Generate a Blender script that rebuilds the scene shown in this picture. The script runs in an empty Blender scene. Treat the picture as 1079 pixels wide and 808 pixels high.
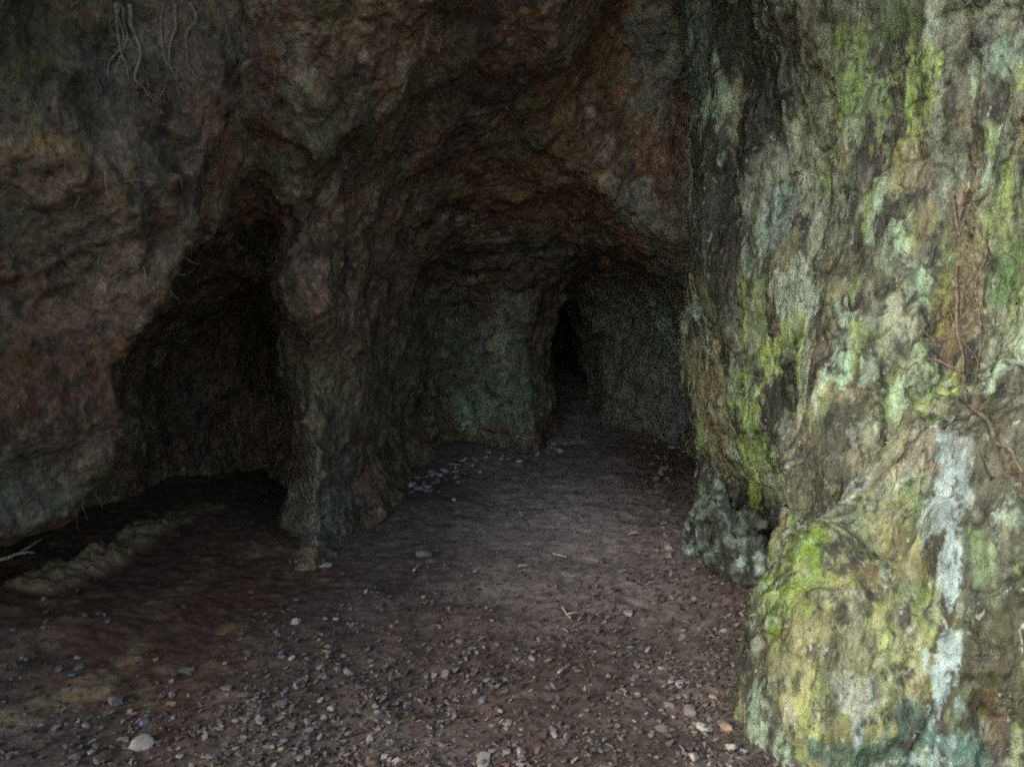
import bpy, bmesh, math, random
import numpy as np
from mathutils import Vector, Matrix
from mathutils.bvhtree import BVHTree

random.seed(7)
RNG = np.random.RandomState(11)
scene = bpy.context.scene
col = scene.collection

# ------------------------------------------------------------------ camera
CAM = np.array((0.0, 0.0, 1.55)); PITCH = math.radians(8.0)
W0, H0, FPX = 1079.0, 808.0, 815.0
cam_d = bpy.data.cameras.new('camera'); cam = bpy.data.objects.new('camera', cam_d); col.objects.link(cam)
cam.location = CAM; cam.rotation_euler = (math.pi/2 - PITCH, 0, 0)
cam_d.sensor_width = 36; cam_d.lens = 36*FPX/W0; cam_d.clip_start = .02; cam_d.clip_end = 400
scene.camera = cam

def ray(px, py):
    a = (px - W0/2)/FPX; b = -(py - H0/2)/FPX
    cp, sp = math.cos(PITCH), math.sin(PITCH)
    return np.array((a, cp + b*sp, -sp + b*cp))

# ------------------------------------------------------------------ noise
_L = RNG.rand(64, 64, 64).astype(np.float32)*2 - 1
def vnoise(P):
    P = P.astype(np.float32)
    I = np.floor(P).astype(np.int32); f = P - I
    f = f*f*f*(f*(f*6 - 15) + 10)
    i0 = I & 63; i1 = (I + 1) & 63
    x0, y0, z0 = i0[:, 0], i0[:, 1], i0[:, 2]; x1, y1, z1 = i1[:, 0], i1[:, 1], i1[:, 2]
    fx, fy, fz = f[:, 0], f[:, 1], f[:, 2]
    a = _L[x0, y0, z0]*(1-fx) + _L[x1, y0, z0]*fx
    b = _L[x0, y1, z0]*(1-fx) + _L[x1, y1, z0]*fx
    c = _L[x0, y0, z1]*(1-fx) + _L[x1, y0, z1]*fx
    d = _L[x0, y1, z1]*(1-fx) + _L[x1, y1, z1]*fx
    return (a*(1-fy) + b*fy)*(1-fz) + (c*(1-fy) + d*fy)*fz
_R = np.array(((0.36, 0.48, -0.8), (-0.8, 0.6, 0.0), (0.48, 0.64, 0.6)), np.float32)
def fbm(P, freq=1.0, octs=4, seed=0.0, sz=1.0, gain=.5, ridged=False):
    Q = P*np.array((freq, freq, freq*sz)) + seed*7.31
    out = np.zeros(len(P), np.float32); amp = 1.0; tot = 0
    for k in range(octs):
        n = vnoise(Q)
        if ridged: n = 1 - 2*np.abs(n)*1.6
        out += amp*n; tot += amp; amp *= gain
        Q = Q @ _R.T if sz == 1.0 else Q
        Q = Q*2.03 + 3.7
    return out/tot
def sstep(a, b, x):
    t = np.clip((x - a)/(b - a), 0, 1); return t*t*(3 - 2*t)

# ------------------------------------------------------------------ signed distance helpers
def poly_sdf(x, y, pts):
    d = np.full(x.shape, 1e9, np.float32); s = np.ones(x.shape, np.float32)
    n = len(pts)
    for i in range(n):
        ax, ay = pts[i]; bx, by = pts[i-1]
        ex, ey = bx-ax, by-ay; wx, wy = x-ax, y-ay
        t = np.clip((wx*ex + wy*ey)/(ex*ex + ey*ey), 0, 1)
        dx, dy = wx - ex*t, wy - ey*t
        d = np.minimum(d, dx*dx + dy*dy)
        c1 = y >= ay; c2 = y < by; c3 = ex*wy > ey*wx
        s = np.where((c1 & c2 & c3) | (~c1 & ~c2 & ~c3), -s, s)
    return s*np.sqrt(d)
def smin(a, b, k):
    h = np.clip(.5 + .5*(b-a)/k, 0, 1); return b*(1-h) + a*h - k*h*(1-h)

def nets(F, lo, h):
    """surface nets of the zero level of F (negative = rock)"""
    F = F.copy()
    F[0] = F[-1] = 1; F[:, 0] = F[:, -1] = 1; F[:, :, 0] = F[:, :, -1] = 1
    S = F < 0
    nx, ny, nz = F.shape
    c = np.zeros((nx-1, ny-1, nz-1), np.int8)
    for i in (0, 1):
        for j in (0, 1):
            for k in (0, 1):
                c += S[i:nx-1+i, j:ny-1+j, k:nz-1+k]
    act = (c > 0) & (c < 8)
    idx = np.full(act.shape, -1, np.int64)
    A = np.argwhere(act); idx[act] = np.arange(len(A))
    pos = np.zeros((len(A), 3)); cnt = np.zeros(len(A))
    corners = [(i, j, k) for i in (0, 1) for j in (0, 1) for k in (0, 1)]
    val = {q: F[A[:, 0]+q[0], A[:, 1]+q[1], A[:, 2]+q[2]] for q in corners}
    for a in corners:
        for ax in range(3):
            if a[ax]: continue
            b = list(a); b[ax] = 1; b = tuple(b)
            va, vb = val[a], val[b]
            m = (va < 0) != (vb < 0)
            t = np.where(m, va/(np.where(m, va-vb, 1)), 0)
            p = np.zeros((len(A), 3)); p += a; p[:, ax] += t
            pos[m] += p[m]; cnt[m] += 1
    pos = (A + pos/cnt[:, None])*h + np.array(lo)
    faces = []
    for ax in range(3):
        u, v = [(1, 2), (2, 0), (0, 1)][ax]
        sl0 = [slice(1, -1)]*3; sl1 = [slice(1, -1)]*3
        sl0[ax] = slice(0, -1); sl1[ax] = slice(1, None)
        s0, s1 = S[tuple(sl0)], S[tuple(sl1)]
        E = np.argwhere(s0 != s1)
        flip = s0[tuple(E.T)]
        off = np.ones(3, int); off[ax] = 0
        E = E + off
        def cell(du, dv):
            q = E.copy(); q[:, u] -= du; q[:, v] -= dv
            return idx[q[:, 0], q[:, 1], q[:, 2]]
        q = np.stack([cell(1, 1), cell(0, 1), cell(0, 0), cell(1, 0)], 1)
        q[~flip] = q[~flip][:, ::-1]
        faces.append(q)
    return pos, np.concatenate(faces)

def np_mesh(name, V, Fq, smooth=True):
    me = bpy.data.meshes.new(name)
    n = Fq.shape[1]
    me.vertices.add(len(V)); me.vertices.foreach_set('co', np.asarray(V, np.float32).ravel())
    me.loops.add(Fq.size); me.loops.foreach_set('vertex_index', Fq.ravel().astype(np.int32))
    me.polygons.add(len(Fq)); me.polygons.foreach_set('loop_start', np.arange(0, Fq.size, n, dtype=np.int32))
    me.polygons.foreach_set('use_smooth', np.full(len(Fq), smooth))
    me.update(calc_edges=True); me.validate()
    return me
def vnormals(V, Fq):
    a = V[Fq[:, 2]] - V[Fq[:, 0]]; b = V[Fq[:, 3]] - V[Fq[:, 1]]
    fn = np.cross(a, b); N = np.zeros_like(V)
    for k in range(4):
        for d in range(3): N[:, d] += np.bincount(Fq[:, k], fn[:, d], len(V))
    return N/np.maximum(np.linalg.norm(N, axis=1), 1e-9)[:, None]
def subdiv(V, Fq):
    nv = len(V); nf = len(Fq)
    e = np.stack([Fq, np.roll(Fq, -1, 1)], 2).reshape(-1, 2); e.sort(axis=1)
    key = e[:, 0].astype(np.int64)*nv + e[:, 1]
    uq, inv = np.unique(key, return_inverse=True)
    ea, eb = uq // nv, uq % nv
    EV = (V[ea] + V[eb])/2; FV = V[Fq].mean(1)
    ei = (inv.reshape(-1, 4) + nv); fi = np.arange(nf) + nv + len(uq)
    out = [np.stack([Fq[:, k], ei[:, k], fi, ei[:, k-1]], 1) for k in range(4)]
    return np.concatenate([V, EV, FV]), np.concatenate(out)

def set_color(me, C):
    a = me.color_attributes.new('Col', 'FLOAT_COLOR', 'POINT')
    a.data.foreach_set('color', np.concatenate([np.clip(C, 0, 1), np.ones((len(C), 1))], 1).astype(np.float32).ravel())

def carve(sdf, lo, hi, h, relief, sub=0, fine=None):
    """mesh a rock body; relief(P) is added to the field only near the surface"""
    ns = [int(round((hi[k]-lo[k])/h)) + 1 for k in range(3)]
    X, Y, Z = [np.asarray(lo[k] + h*np.arange(ns[k]), np.float32) for k in range(3)]
    F = sdf(X[:, None, None], Y[None, :, None], Z[None, None, :])
    F = np.broadcast_to(F, ns).astype(np.float32).copy()
    m = np.abs(F) < .5
    I = np.argwhere(m)
    P = np.stack([X[I[:, 0]], Y[I[:, 1]], Z[I[:, 2]]], 1)
    F[m] += relief(P)
    V, Q = nets(F, lo, h)
    for _ in range(sub):
        V, Q = subdiv(V, Q)
        N = vnormals(V, Q)
    if fine is not None:
        N = vnormals(V, Q); V = V + N*fine(V)[:, None]
    return V, Q

# ------------------------------------------------------------------ materials
def rock_material(name, scale=1.0, zs=1.0, bump=.5, speck=.25, rough=(.55, .95), var=.55, bdist=.02, spec=.35, blot=(.5, .4), pale=(.36, .38, .33)):
    m = bpy.data.materials.new(name); m.use_nodes = True
    nt = m.node_tree; N, L = nt.nodes, nt.links; N.clear()
    out = N.new('ShaderNodeOutputMaterial'); bs = N.new('ShaderNodeBsdfPrincipled'); L.new(bs.outputs[0], out.inputs[0])
    tc = N.new('ShaderNodeTexCoord'); mp = N.new('ShaderNodeMapping'); mp.inputs['Scale'].default_value = (scale, scale, scale*zs)
    L.new(tc.outputs['Object'], mp.inputs[0])
    at = N.new('ShaderNodeAttribute'); at.attribute_name = 'Col'
    def noise(s, det=6, r=.6, dist=0):
        n = N.new('ShaderNodeTexNoise'); n.inputs['Scale'].default_value = s; n.inputs['Detail'].default_value = det
        n.inputs['Roughness'].default_value = r; n.inputs['Distortion'].default_value = dist
        L.new(mp.outputs[0], n.inputs['Vector']); return n
    def math_(op, a, b):
        n = N.new('ShaderNodeMath'); n.operation = op
        for k, v in enumerate((a, b)):
            if isinstance(v, (int, float)): n.inputs[k].default_value = v
            else: L.new(v, n.inputs[k])
        return n.outputs[0]
    def mapr(x, a, b, c, d):
        n = N.new('ShaderNodeMapRange'); L.new(x, n.inputs[0])
        for k, v in enumerate((a, b, c, d)): n.inputs[1+k].default_value = v
        return n.outputs[0]
    n1 = noise(14, 7, .65, .6); n2 = noise(55, 5, .7, .3); n3 = noise(5, 4, .6)
    f = math_('MULTIPLY', mapr(n1.outputs[0], .32, .68, 1-var, 1+var), mapr(n2.outputs[0], .3, .7, 1-var*.8, 1+var*.8))
    f = math_('MULTIPLY', f, mapr(n3.outputs[0], .35, .65, .8, 1.2))
    mx = N.new('ShaderNodeVectorMath'); mx.operation = 'SCALE'; L.new(at.outputs[0], mx.inputs[0]); L.new(f, mx.inputs['Scale'])
    hs = N.new('ShaderNodeHueSaturation'); L.new(mapr(noise(9, 4).outputs[0], .3, .7, .475, .525), hs.inputs['Hue'])
    L.new(mapr(noise(23, 4).outputs[0], .3, .7, .7, 1.3), hs.inputs['Saturation']); L.new(mx.outputs[0], hs.inputs['Color'])
    vo = N.new('ShaderNodeTexVoronoi'); vo.inputs['Scale'].default_value = 38; L.new(mp.outputs[0], vo.inputs['Vector'])
    sp = math_('MULTIPLY', mapr(vo.outputs[0], .10, .22, 1, 0), mapr(noise(4.5, 5, .7).outputs[0], .54, .66, 0, 1))
    sp = math_('MULTIPLY', sp, speck)
    mix = N.new('ShaderNodeMix'); mix.data_type = 'RGBA'; L.new(sp, mix.inputs[0]); L.new(hs.outputs[0], mix.inputs[6])
    mix.inputs[7].default_value = (.42, .44, .40, 1)
    last = mix.outputs[2]
    for s_, lo_, amt, cc in ((19, .56, blot[0], (.018, .017, .013)), (31, .60, blot[1], pale), (12, .62, blot[1]*.7, tuple(v*.55 for v in pale))):
        nb = noise(s_, 9, .72, .4); k_ = math_('MULTIPLY', mapr(nb.outputs[0], lo_, lo_+.05, 0, 1), amt)
        m2 = N.new('ShaderNodeMix'); m2.data_type = 'RGBA'; L.new(k_, m2.inputs[0]); L.new(last, m2.inputs[6]); m2.inputs[7].default_value = (*cc, 1); last = m2.outputs[2]
    L.new(last, bs.inputs['Base Color'])
    L.new(mapr(n3.outputs[0], .35, .65, rough[0], rough[1]), bs.inputs['Roughness'])
    bs.inputs['Specular IOR Level'].default_value = spec
    hgt = math_('ADD', math_('MULTIPLY', n1.outputs[0], 1.0), math_('MULTIPLY', n2.outputs[0], .45))
    v2 = N.new('ShaderNodeTexVoronoi'); v2.inputs['Scale'].default_value = 26; v2.feature = 'F1'; L.new(mp.outputs[0], v2.inputs['Vector'])
    vd = N.new('ShaderNodeVectorMath'); vd.operation = 'MULTIPLY_ADD'; L.new(noise(20, 4, .6).outputs['Color'], vd.inputs[0]); vd.inputs[1].default_value = (.08, .08, .08); L.new(mp.outputs[0], vd.inputs[2]); L.new(vd.outputs[0], v2.inputs['Vector'])
    hgt = math_('ADD', hgt, math_('MULTIPLY', v2.outputs['Distance'], -.55))
    hgt = math_('ADD', hgt, math_('MULTIPLY', noise(140, 2, .6).outputs[0], .10))
    bp = N.new('ShaderNodeBump'); bp.inputs['Strength'].default_value = bump; bp.inputs['Distance'].default_value = bdist
    L.new(hgt, bp.inputs['Height']); L.new(bp.outputs[0], bs.inputs['Normal'])
    return m
M_right = rock_material('streaked limestone', 1.0, .42, .65, .35, (.35, .85), .5, .03, .5, (.75, .75), (.34, .38, .32))
M_rock = rock_material('dark cave rock', 1.0, .8, .9, .16, (.5, .95), .6, .035, .4, (.6, .35), (.20, .175, .14))
M_soil = rock_material('trodden soil', 1.6, 1.0, .4, .05, (.75, 1.0), .4, .006, .25, (.35, .12), (.3, .28, .26))
M_boulder = rock_material('mossy boulder', 1.0, .7, .6, .2, (.5, .95), .35, .02, .35)

def plain_material(name, c, var=.35, rough=.85, scale=30, c2=None, spec=.3):
    m = bpy.data.materials.new(name); m.use_nodes = True
    nt = m.node_tree; N, L = nt.nodes, nt.links; bs = N['Principled BSDF']
    tc = N.new('ShaderNodeTexCoord'); n = N.new('ShaderNodeTexNoise'); n.inputs['Scale'].default_value = scale; n.inputs['Detail'].default_value = 5
    L.new(tc.outputs['Object'], n.inputs['Vector'])
    r = N.new('ShaderNodeValToRGB'); L.new(n.outputs[0], r.inputs[0])
    c2 = c2 or tuple(v*(1+var) for v in c)
    r.color_ramp.elements[0].position = .33; r.color_ramp.elements[1].position = .68
    r.color_ramp.elements[0].color = (*[v*(1-var) for v in c], 1); r.color_ramp.elements[1].color = (*c2, 1)
    L.new(r.outputs[0], bs.inputs['Base Color']); bs.inputs['Roughness'].default_value = rough; bs.inputs['Specular IOR Level'].default_value = spec
    bp = N.new('ShaderNodeBump'); bp.inputs['Strength'].default_value = .5; bp.inputs['Distance'].default_value = .004
    L.new(n.outputs[0], bp.inputs['Height']); L.new(bp.outputs[0], bs.inputs['Normal'])
    return m
def attr_material(name, rough=.85, scale=60, spec=.3):
    m = bpy.data.materials.new(name); m.use_nodes = True
    nt = m.node_tree; N, L = nt.nodes, nt.links; bs = N['Principled BSDF']
    at = N.new('ShaderNodeAttribute'); at.attribute_name = 'Col'
    tc = N.new('ShaderNodeTexCoord'); n = N.new('ShaderNodeTexNoise'); n.inputs['Scale'].default_value = scale
    L.new(tc.outputs['Object'], n.inputs['Vector'])
    mr = N.new('ShaderNodeMapRange'); L.new(n.outputs[0], mr.inputs[0]); mr.inputs[3].default_value = .5; mr.inputs[4].default_value = 1.5
    v = N.new('ShaderNodeVectorMath'); v.operation = 'SCALE'; L.new(at.outputs[0], v.inputs[0]); L.new(mr.outputs[0], v.inputs['Scale'])
    L.new(v.outputs[0], bs.inputs['Base Color']); bs.inputs['Roughness'].default_value = rough; bs.inputs['Specular IOR Level'].default_value = spec
    return m

def tag(o, label=None, cat=None, group=None, kind=None):
    if label: o['label'] = label
    if cat: o['category'] = cat
    if group: o['group'] = group
    if kind: o['kind'] = kind
    return o
def link(name, me, mat, parent=None, loc=None):
    o = bpy.data.objects.new(name, me); me.materials.append(mat) if not me.materials else None
    col.objects.link(o)
    if parent: o.parent = parent
    if loc is not None: o.location = loc
    return o

# ------------------------------------------------------------------ painting
def blend(C, w, c):
    w = np.clip(w, 0, 1)[:, None]; return C*(1-w) + np.array(c)*w
def palette(P, cols, freq, seed, sz=1.0, sharp=.12):
    C = np.tile(np.array(cols[0], float), (len(P), 1))
    for k, (c, th) in enumerate(cols[1:]) if False else enumerate([]): pass
    for k, c in enumerate(cols[1:]):
        n = fbm(P, freq*(1+.45*k), 5, seed+k*3.1, sz, .6)
        C = blend(C, sstep(c[1]-sharp, c[1]+sharp, n), c[0])
    return C
def ball_patches(P, C, spots, hit, stretch=1.0):
    """worn / stained / mossy / painted-shade spots on the rock, each round a point of the wall"""
    wn = fbm(P, 6, 5, 31., 1, .75)*1.5; wn2 = fbm(P, 26, 3, 37., 1, .7)*1.6
    for s in spots:
        px, py, rx, ry, c, a = s
        p = hit(px, py)
        if p is None: continue
        dist = (p - CAM)[1]
        R = rx/FPX*dist; Rz = ry/FPX*dist
        d = np.sqrt(((P[:, 0]-p[0])**2 + (P[:, 1]-p[1])**2/stretch**2)/R**2 + (P[:, 2]-p[2])**2/Rz**2)
        C = blend(C, a*sstep(1.25, .75, d + .9*wn + .5*wn2), c)
    return C

# ================================================================== GROUND
def ground_h(x, y):
    P = np.stack([x, y, np.zeros_like(x)], -1).reshape(-1, 3)
    n = fbm(P, 1.1, 3, 5.).reshape(x.shape)*.05 + fbm(P, 7, 3, 6.).reshape(x.shape)*.012
    h = n + .20*sstep(-1.2, -2.5, x)*sstep(1.6, 3.2, y)
    h = h + .10*np.exp(-(((x+.45)/.5)**2 + ((y-6.55)/.5)**2)) + .42*sstep(6.8, 10.0, y)
    h = h + .06*np.exp(-(((x-1.1)/.35)**2))*sstep(5.2, 2.6, y)
    return h*sstep(-14, 0, y) 
def gh(x, y): return float(ground_h(np.array([float(x)]), np.array([float(y)]))[0])
def on_ground(px, py):
    r = ray(px, py); z = 0.0
    for _ in range(6):
        t = (z - CAM[2])/r[2]; p = CAM + t*r; z = gh(p[0], p[1])
    return np.array((p[0], p[1], z))

# one sheet, fine in the cave, coarse outside, reaching the horizon behind
xs = np.concatenate([-np.geomspace(120, 4.2, 26), np.arange(-4, 3.2, .016), np.geomspace(3.4, 120, 26)])
ys = np.concatenate([-np.geomspace(120, .6, 30), np.arange(-.4, 1.9, .08), np.arange(1.9, 6.5, .014), np.arange(6.5, 9.2, .026), np.geomspace(9.3, 120, 30)])
GX, GY = np.meshgrid(xs, ys, indexing='ij')
GZ = ground_h(GX, GY)
GP = np.stack([GX, GY, GZ], -1).reshape(-1, 3)
near = sstep(10, 6, GP[:, 1])*sstep(.5, 1.8, GP[:, 1])*sstep(4.2, 3.4, np.abs(GP[:, 0]))
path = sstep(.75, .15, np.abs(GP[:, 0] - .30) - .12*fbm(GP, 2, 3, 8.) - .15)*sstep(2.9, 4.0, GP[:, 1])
g1 = fbm(GP, 22, 4, 9., 1, .65); g2 = fbm(GP, 60, 3, 10., 1, .6)
GP[:, 2] += near*(1-.8*path)*(.014*np.maximum(g1, -.3) + .012*np.maximum(g2, 0)) + near*path*.0015*g1
nx_, ny_ = GX.shape
ii = np.arange(nx_*ny_).reshape(nx_, ny_)
GQ = np.stack([ii[:-1, :-1], ii[1:, :-1], ii[1:, 1:], ii[:-1, 1:]], -1).reshape(-1, 4)
C = np.tile(np.array((.115, .094, .082)), (len(GP), 1))
C = blend(C, sstep(-.1, .35, fbm(GP, 1.5, 4, 12.)), (.085, .065, .054))
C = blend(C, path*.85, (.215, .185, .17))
C = blend(C, .6*np.exp(-((GP[:, 0]-.42)/.4)**2 - ((GP[:, 1]-4.9)/.9)**2), (.36, .325, .30))  # soft pool of daylight on the floor, painted as paler soil
C = blend(C, .8*sstep(.15, .45, fbm(GP, 3.2, 5, 14., 1, .65))*(1-path), (.075, .06, .05))
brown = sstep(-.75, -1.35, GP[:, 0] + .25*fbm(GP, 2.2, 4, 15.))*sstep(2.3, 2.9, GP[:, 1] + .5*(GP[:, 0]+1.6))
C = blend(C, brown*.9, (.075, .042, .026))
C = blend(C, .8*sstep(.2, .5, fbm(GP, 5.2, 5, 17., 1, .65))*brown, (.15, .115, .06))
C = blend(C, sstep(-.3, -2., GP[:, 1]), (.30, .28, .24))  # unseen ground outside, paled to bounce light up onto the roof
def seg_d(P, a, b):
    a = np.array(a[:2]); b = np.array(b[:2]); e = b-a; w = P[:, :2]-a; t = np.clip((w@e)/(e@e), 0, 1)
    return np.linalg.norm(w - t[:, None]*e, axis=1)
for a, b, wd, am in (((-20, 768), (60, 742), .06, .9), ((60, 742), (150, 696), .05, .8), ((0, 690), (70, 660), .05, .5), ((150, 640), (240, 600), .06, .4), ((48, 614), (115, 588), .09, 1.), ((115, 588), (160, 556), .09, 1.), ((160, 556), (222, 532), .08, .9)):
    dd = seg_d(GP, on_ground(*a), on_ground(*b)) + .09*fbm(GP, 8, 4, 18., 1, .6); rr = am*sstep(wd+.03, wd-.02, dd)
    C = blend(C, rr*(.55 + .45*(am > .95)), (.22, .165, .095)); GP[:, 2] += (.03 if am > .95 else .006)*rr*(1 + 1.5*fbm(GP, 22, 4, 19., 1, .7))
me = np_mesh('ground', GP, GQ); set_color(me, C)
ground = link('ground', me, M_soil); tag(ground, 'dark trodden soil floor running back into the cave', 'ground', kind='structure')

# ================================================================== ROCK BODIES
def ztab(z, pts):
    return np.interp(z, [p[0] for p in pts], [p[1] for p in pts]).astype(np.float32)
def body(poly, tab, top=9.):
    def f(x, y, z):
        d = poly_sdf(x[:, :, 0] + 0*y[:, :, 0], y[:, :, 0] + 0*x[:, :, 0], poly)[:, :, None]
        return np.maximum(d + ztab(z, tab), z - top)
    return f

def ell(x, y, z, c, r, p=2.4, rot=0.):
    ca, sa = math.cos(rot), math.sin(rot)
    dx, dy = x-c[0], y-c[1]; u = dx*ca + dy*sa; v = -dx*sa + dy*ca
    q = (np.abs(u/r[0])**p + np.abs(v/r[1])**p + np.abs((z-c[2])/r[2])**p)**(1/p)
    return (q - 1)*min(r)
# --- right wall
XR = [(-.5, 3.2), (1.2, 2.4), (2.0, 2.0), (2.65, 1.72), (3.3, 1.42), (3.9, 1.20), (4.6, 1.04), (5.0, 1.10)]   # (y, x)
right_poly = [(x, y) for y, x in XR] + [(1.45, 5.25), (1.75, 5.8), (5, 5.8), (5, -.5)]
def rel_right(P):
    n = fbm(P, 1.5, 3, 1., .55)*.14 + fbm(P, 4.5, 4, 2., .42, .55)*.065
    n += fbm(P, 9, 3, 3., .35, .6, ridged=True)*-.015
    lowz = sstep(1.1, .7, P[:, 2])*sstep(3.0, 2.7, P[:, 1]); n = n*(1-.75*lowz) + lowz*.03*fbm(P, 6, 3, 5., 1.)
    # crevices running down the wall
    w = .05*fbm(P, 3, 3, 4.)
    for (yc, wd, dp, z0, z1) in ((4.22, .10, .16, 1.9, 3.6), (3.98, .05, .07, .2, 1.3), (3.55, .05, .06, .9, 2.3), (2.98, .06, .07, 1.7, 3.3), (2.75, .05, .08, .0, 1.0)):
        n += dp*np.exp(-((P[:, 1]-yc-w)/wd)**2)*sstep(z0-.3, z0+.1, P[:, 2])*sstep(z1+.3, z1-.1, P[:, 2])
    return n
_right = body(right_poly, [(-.3, .12), (0, .16), (.35, .18), (.8, .02), (1.5, 0), (2.2, .04), (3, -.06), (4, -.2)])
def right_f(x, y, z):
    w = _right(x, y, z) - .50*np.exp(-((y-2.15)/.55)**2)*sstep(1.7, .7, z)
    a = ell(x, y, z, (1.09, 2.50, -.05), (.30, .38, .82), 2.15)
    b = ell(x, y, z, (1.40, 2.42, -.05), (.26, .40, .80), 2.1)
    c = ell(x, y, z, (1.43, 2.86, .36), (.28, .36, .74), 2.1)
    return smin(w, smin(smin(a, b, .08), c, .2), .34)
V_r, Q_r = carve(right_f,
             (.6, .7, -.2), (3.0, 6.1, 3.9), .019, rel_right, sub=1,
             fine=lambda V: -.022*sstep(.05, .0, np.abs(fbm(V, 1.8, 3, 141., .45, .45))) - .014*sstep(.05, .0, np.abs(fbm(V, 2.6, 3, 142., 1.6, .45))) + .018*fbm(V, 11, 5, 21., .4, .62) + .010*fbm(V, 34, 4, 22., .5, .6) - .008*np.maximum(fbm(V, 20, 3, 23., .3, .6, ridged=True), 0))

# --- everything left of and behind the right wall is one blended rock field, cut into named regions afterwards
left_poly = [(-1.18, 3.12), (-1.9, 2.4), (-2.8, 1.4), (-3.5, .2), (-5, .2), (-5, 3.7), (-2.6, 3.55), (-1.7, 3.5)]
left_f = body(left_poly, [(-.3, 1.6), (.35, .85), (.57, .42), (.98, .21), (1.40, .15), (1.62, .03), (1.9, -.02), (2.4, -.08), (3.4, -.2)])
mid_poly = [(-1.05, 3.95), (-.98, 5.0), (-.80, 6.2), (-.55, 7.2), (-.4, 9), (-5, 9), (-5, 2.7), (-3.6, 2.7), (-2.75, 3.5), (-2.45, 4.2), (-2.3, 5.2), (-1.9, 5.9), (-1.55, 5.4), (-1.33, 4.6)]
_mid = body(mid_poly, [(-.3, -.16), (0, -.08), (.14, -.02), (.3, .0), (.9, .0), (1.5, -.08), (2.0, -.24), (2.5, -.52), (3.2, -1.0)])
lintel_poly = [(-1.42, 3.25), (-1.2, 4.1), (-1.2, 5.6), (-5, 5.6), (-5, 3.0)]
_lin = body(lintel_poly, [(0, 0), (1.9, .0), (2.4, -.2), (3.4, -.6)])
def mid_f(x, y, z):
    return smin(_mid(x, y, z), np.maximum(_lin(x, y, z), 1.84 + .75*np.minimum(x+1.3, 0) - z), .14)
out_poly = [(-.72, 6.85), (-.15, 6.62), (.20, 6.70), (.36, 7.1), (.38, 8.2), (.3, 9.4), (-1.2, 9.4)]
out_f = body(out_poly, [(-.3, -.05), (.3, .0), (.8, .04), (1.1, .02), (1.4, -.06), (1.65, -.26), (1.9, -.6), (2.4, -1.1)])
back_poly = [(.86, 10.2), (.80, 8.3), (.93, 7.6), (1.3, 7.25), (1.58, 7.0), (1.60, 6.4), (1.62, 5.6), (4, 5.6), (4, 13), (1.0, 13), (.95, 11)]
_back = body(back_poly, [(-.3, -.06), (.3, .03), (.6, -.02), (.9, -.06), (1.2, -.14), (1.5, -.28), (1.9, -.95), (2.4, -1.5)])
def back_f(x, y, z): return np.maximum(_back(x, y, z), 5.35 - .25*np.clip(z, 0, 1) - y)
end_poly = [(-1.5, 10.6), (.4, 11.0), (1.6, 11.2), (3, 11), (3, 13), (-1.5, 13)]
end_f = body(end_poly, [(-.3, -.1), (1, 0), (3, -.5)])
def roof_f(x, y, z):
    zr = np.interp(y, (0, 1.5, 3, 3.8, 5.0, 6.0, 6.8, 8, 12), (4.4, 3.95, 3.55, 3.12, 2.36, 1.86, 1.72, 1.72, 1.7)).astype(np.float32)
    zr = zr - .12*(x-.15)**2*np.clip(1.2-y*.04, 0, 1) + 1.0*sstep(.15, .85, x)*sstep(6.0, 4.8, y)
    return np.maximum(zr - z, 1.5 - y)
PARTS = [('l', left_f), ('m', mid_f), ('o', out_f), ('b', back_f), ('e', end_f), ('t', roof_f)]
def cave_f(x, y, z):
    f = smin(mid_f(x, y, z), out_f(x, y, z), .3)
    f = smin(f, back_f(x, y, z), .12)
    f = np.minimum(f, end_f(x, y, z))
    f = smin(f, roof_f(x, y, z), .55)
    return smin(f, left_f(x, y, z), .2)
def rel_cave(P):
    n = fbm(P, 1.3, 3, 50., .85)*(.19 - .08*sstep(4.2, 5.4, P[:, 1])) + fbm(P, 3.6, 4, 51., .8, .55)*.12
    n -= np.maximum(fbm(P, 7, 3, 52., .8, .6, ridged=True), 0)*.03
    return n
V_c, Q_c = carve(cave_f, (-4.2, .5, -.3), (3.3, 12.2, 4.4), .034, rel_cave)
fc = V_c[Q_c].mean(1)
bodies = {}
def pw(poly, tab):
    return lambda P: poly_sdf(P[:, 0], P[:, 1], poly) + ztab(P[:, 2], tab)
_zr = lambda P: np.interp(P[:, 1], (0, 1.5, 3, 3.8, 5.0, 6.0, 6.8, 8, 12), (4.4, 3.95, 3.55, 3.12, 2.36, 1.86, 1.72, 1.72, 1.7)) - .12*(P[:, 0]-.15)**2 - P[:, 2]
wob = fbm(fc, 3, 3, 55.)*.1
D = np.stack([pw(left_poly, [(-.3, 1.6), (.35, .85), (.57, .42), (.98, .21), (1.40, .15), (1.62, .03), (1.9, -.02), (2.4, -.08), (3.4, -.2)])(fc),
     np.minimum(pw(mid_poly, [(-.3, -.06), (1.5, -.08), (2.0, -.24), (2.5, -.52), (3.2, -1.0)])(fc), np.maximum(pw(lintel_poly, [(0, 0), (1.9, 0), (2.4, -.2), (3.4, -.6)])(fc), 1.84 + .75*np.minimum(fc[:, 0]+1.3, 0) - fc[:, 2])),
     pw(out_poly, [(-.3, -.05), (.8, .04), (1.3, .02), (2.2, -.4)])(fc), pw(back_poly, [(-.3, -.06), (.9, 0), (1.3, -.12), (2.2, -.7)])(fc), pw(end_poly, [(0, 0), (1, 0)])(fc), _zr(fc) + wob])
lab = D.argmin(0)
CRACK = lambda V, f, s, sz: sstep(.055, .0, np.abs(fbm(V, f, 3, s, sz, .45)))*sstep(-.1, .2, fbm(V, 1.1, 2, s+1.7))
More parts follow.
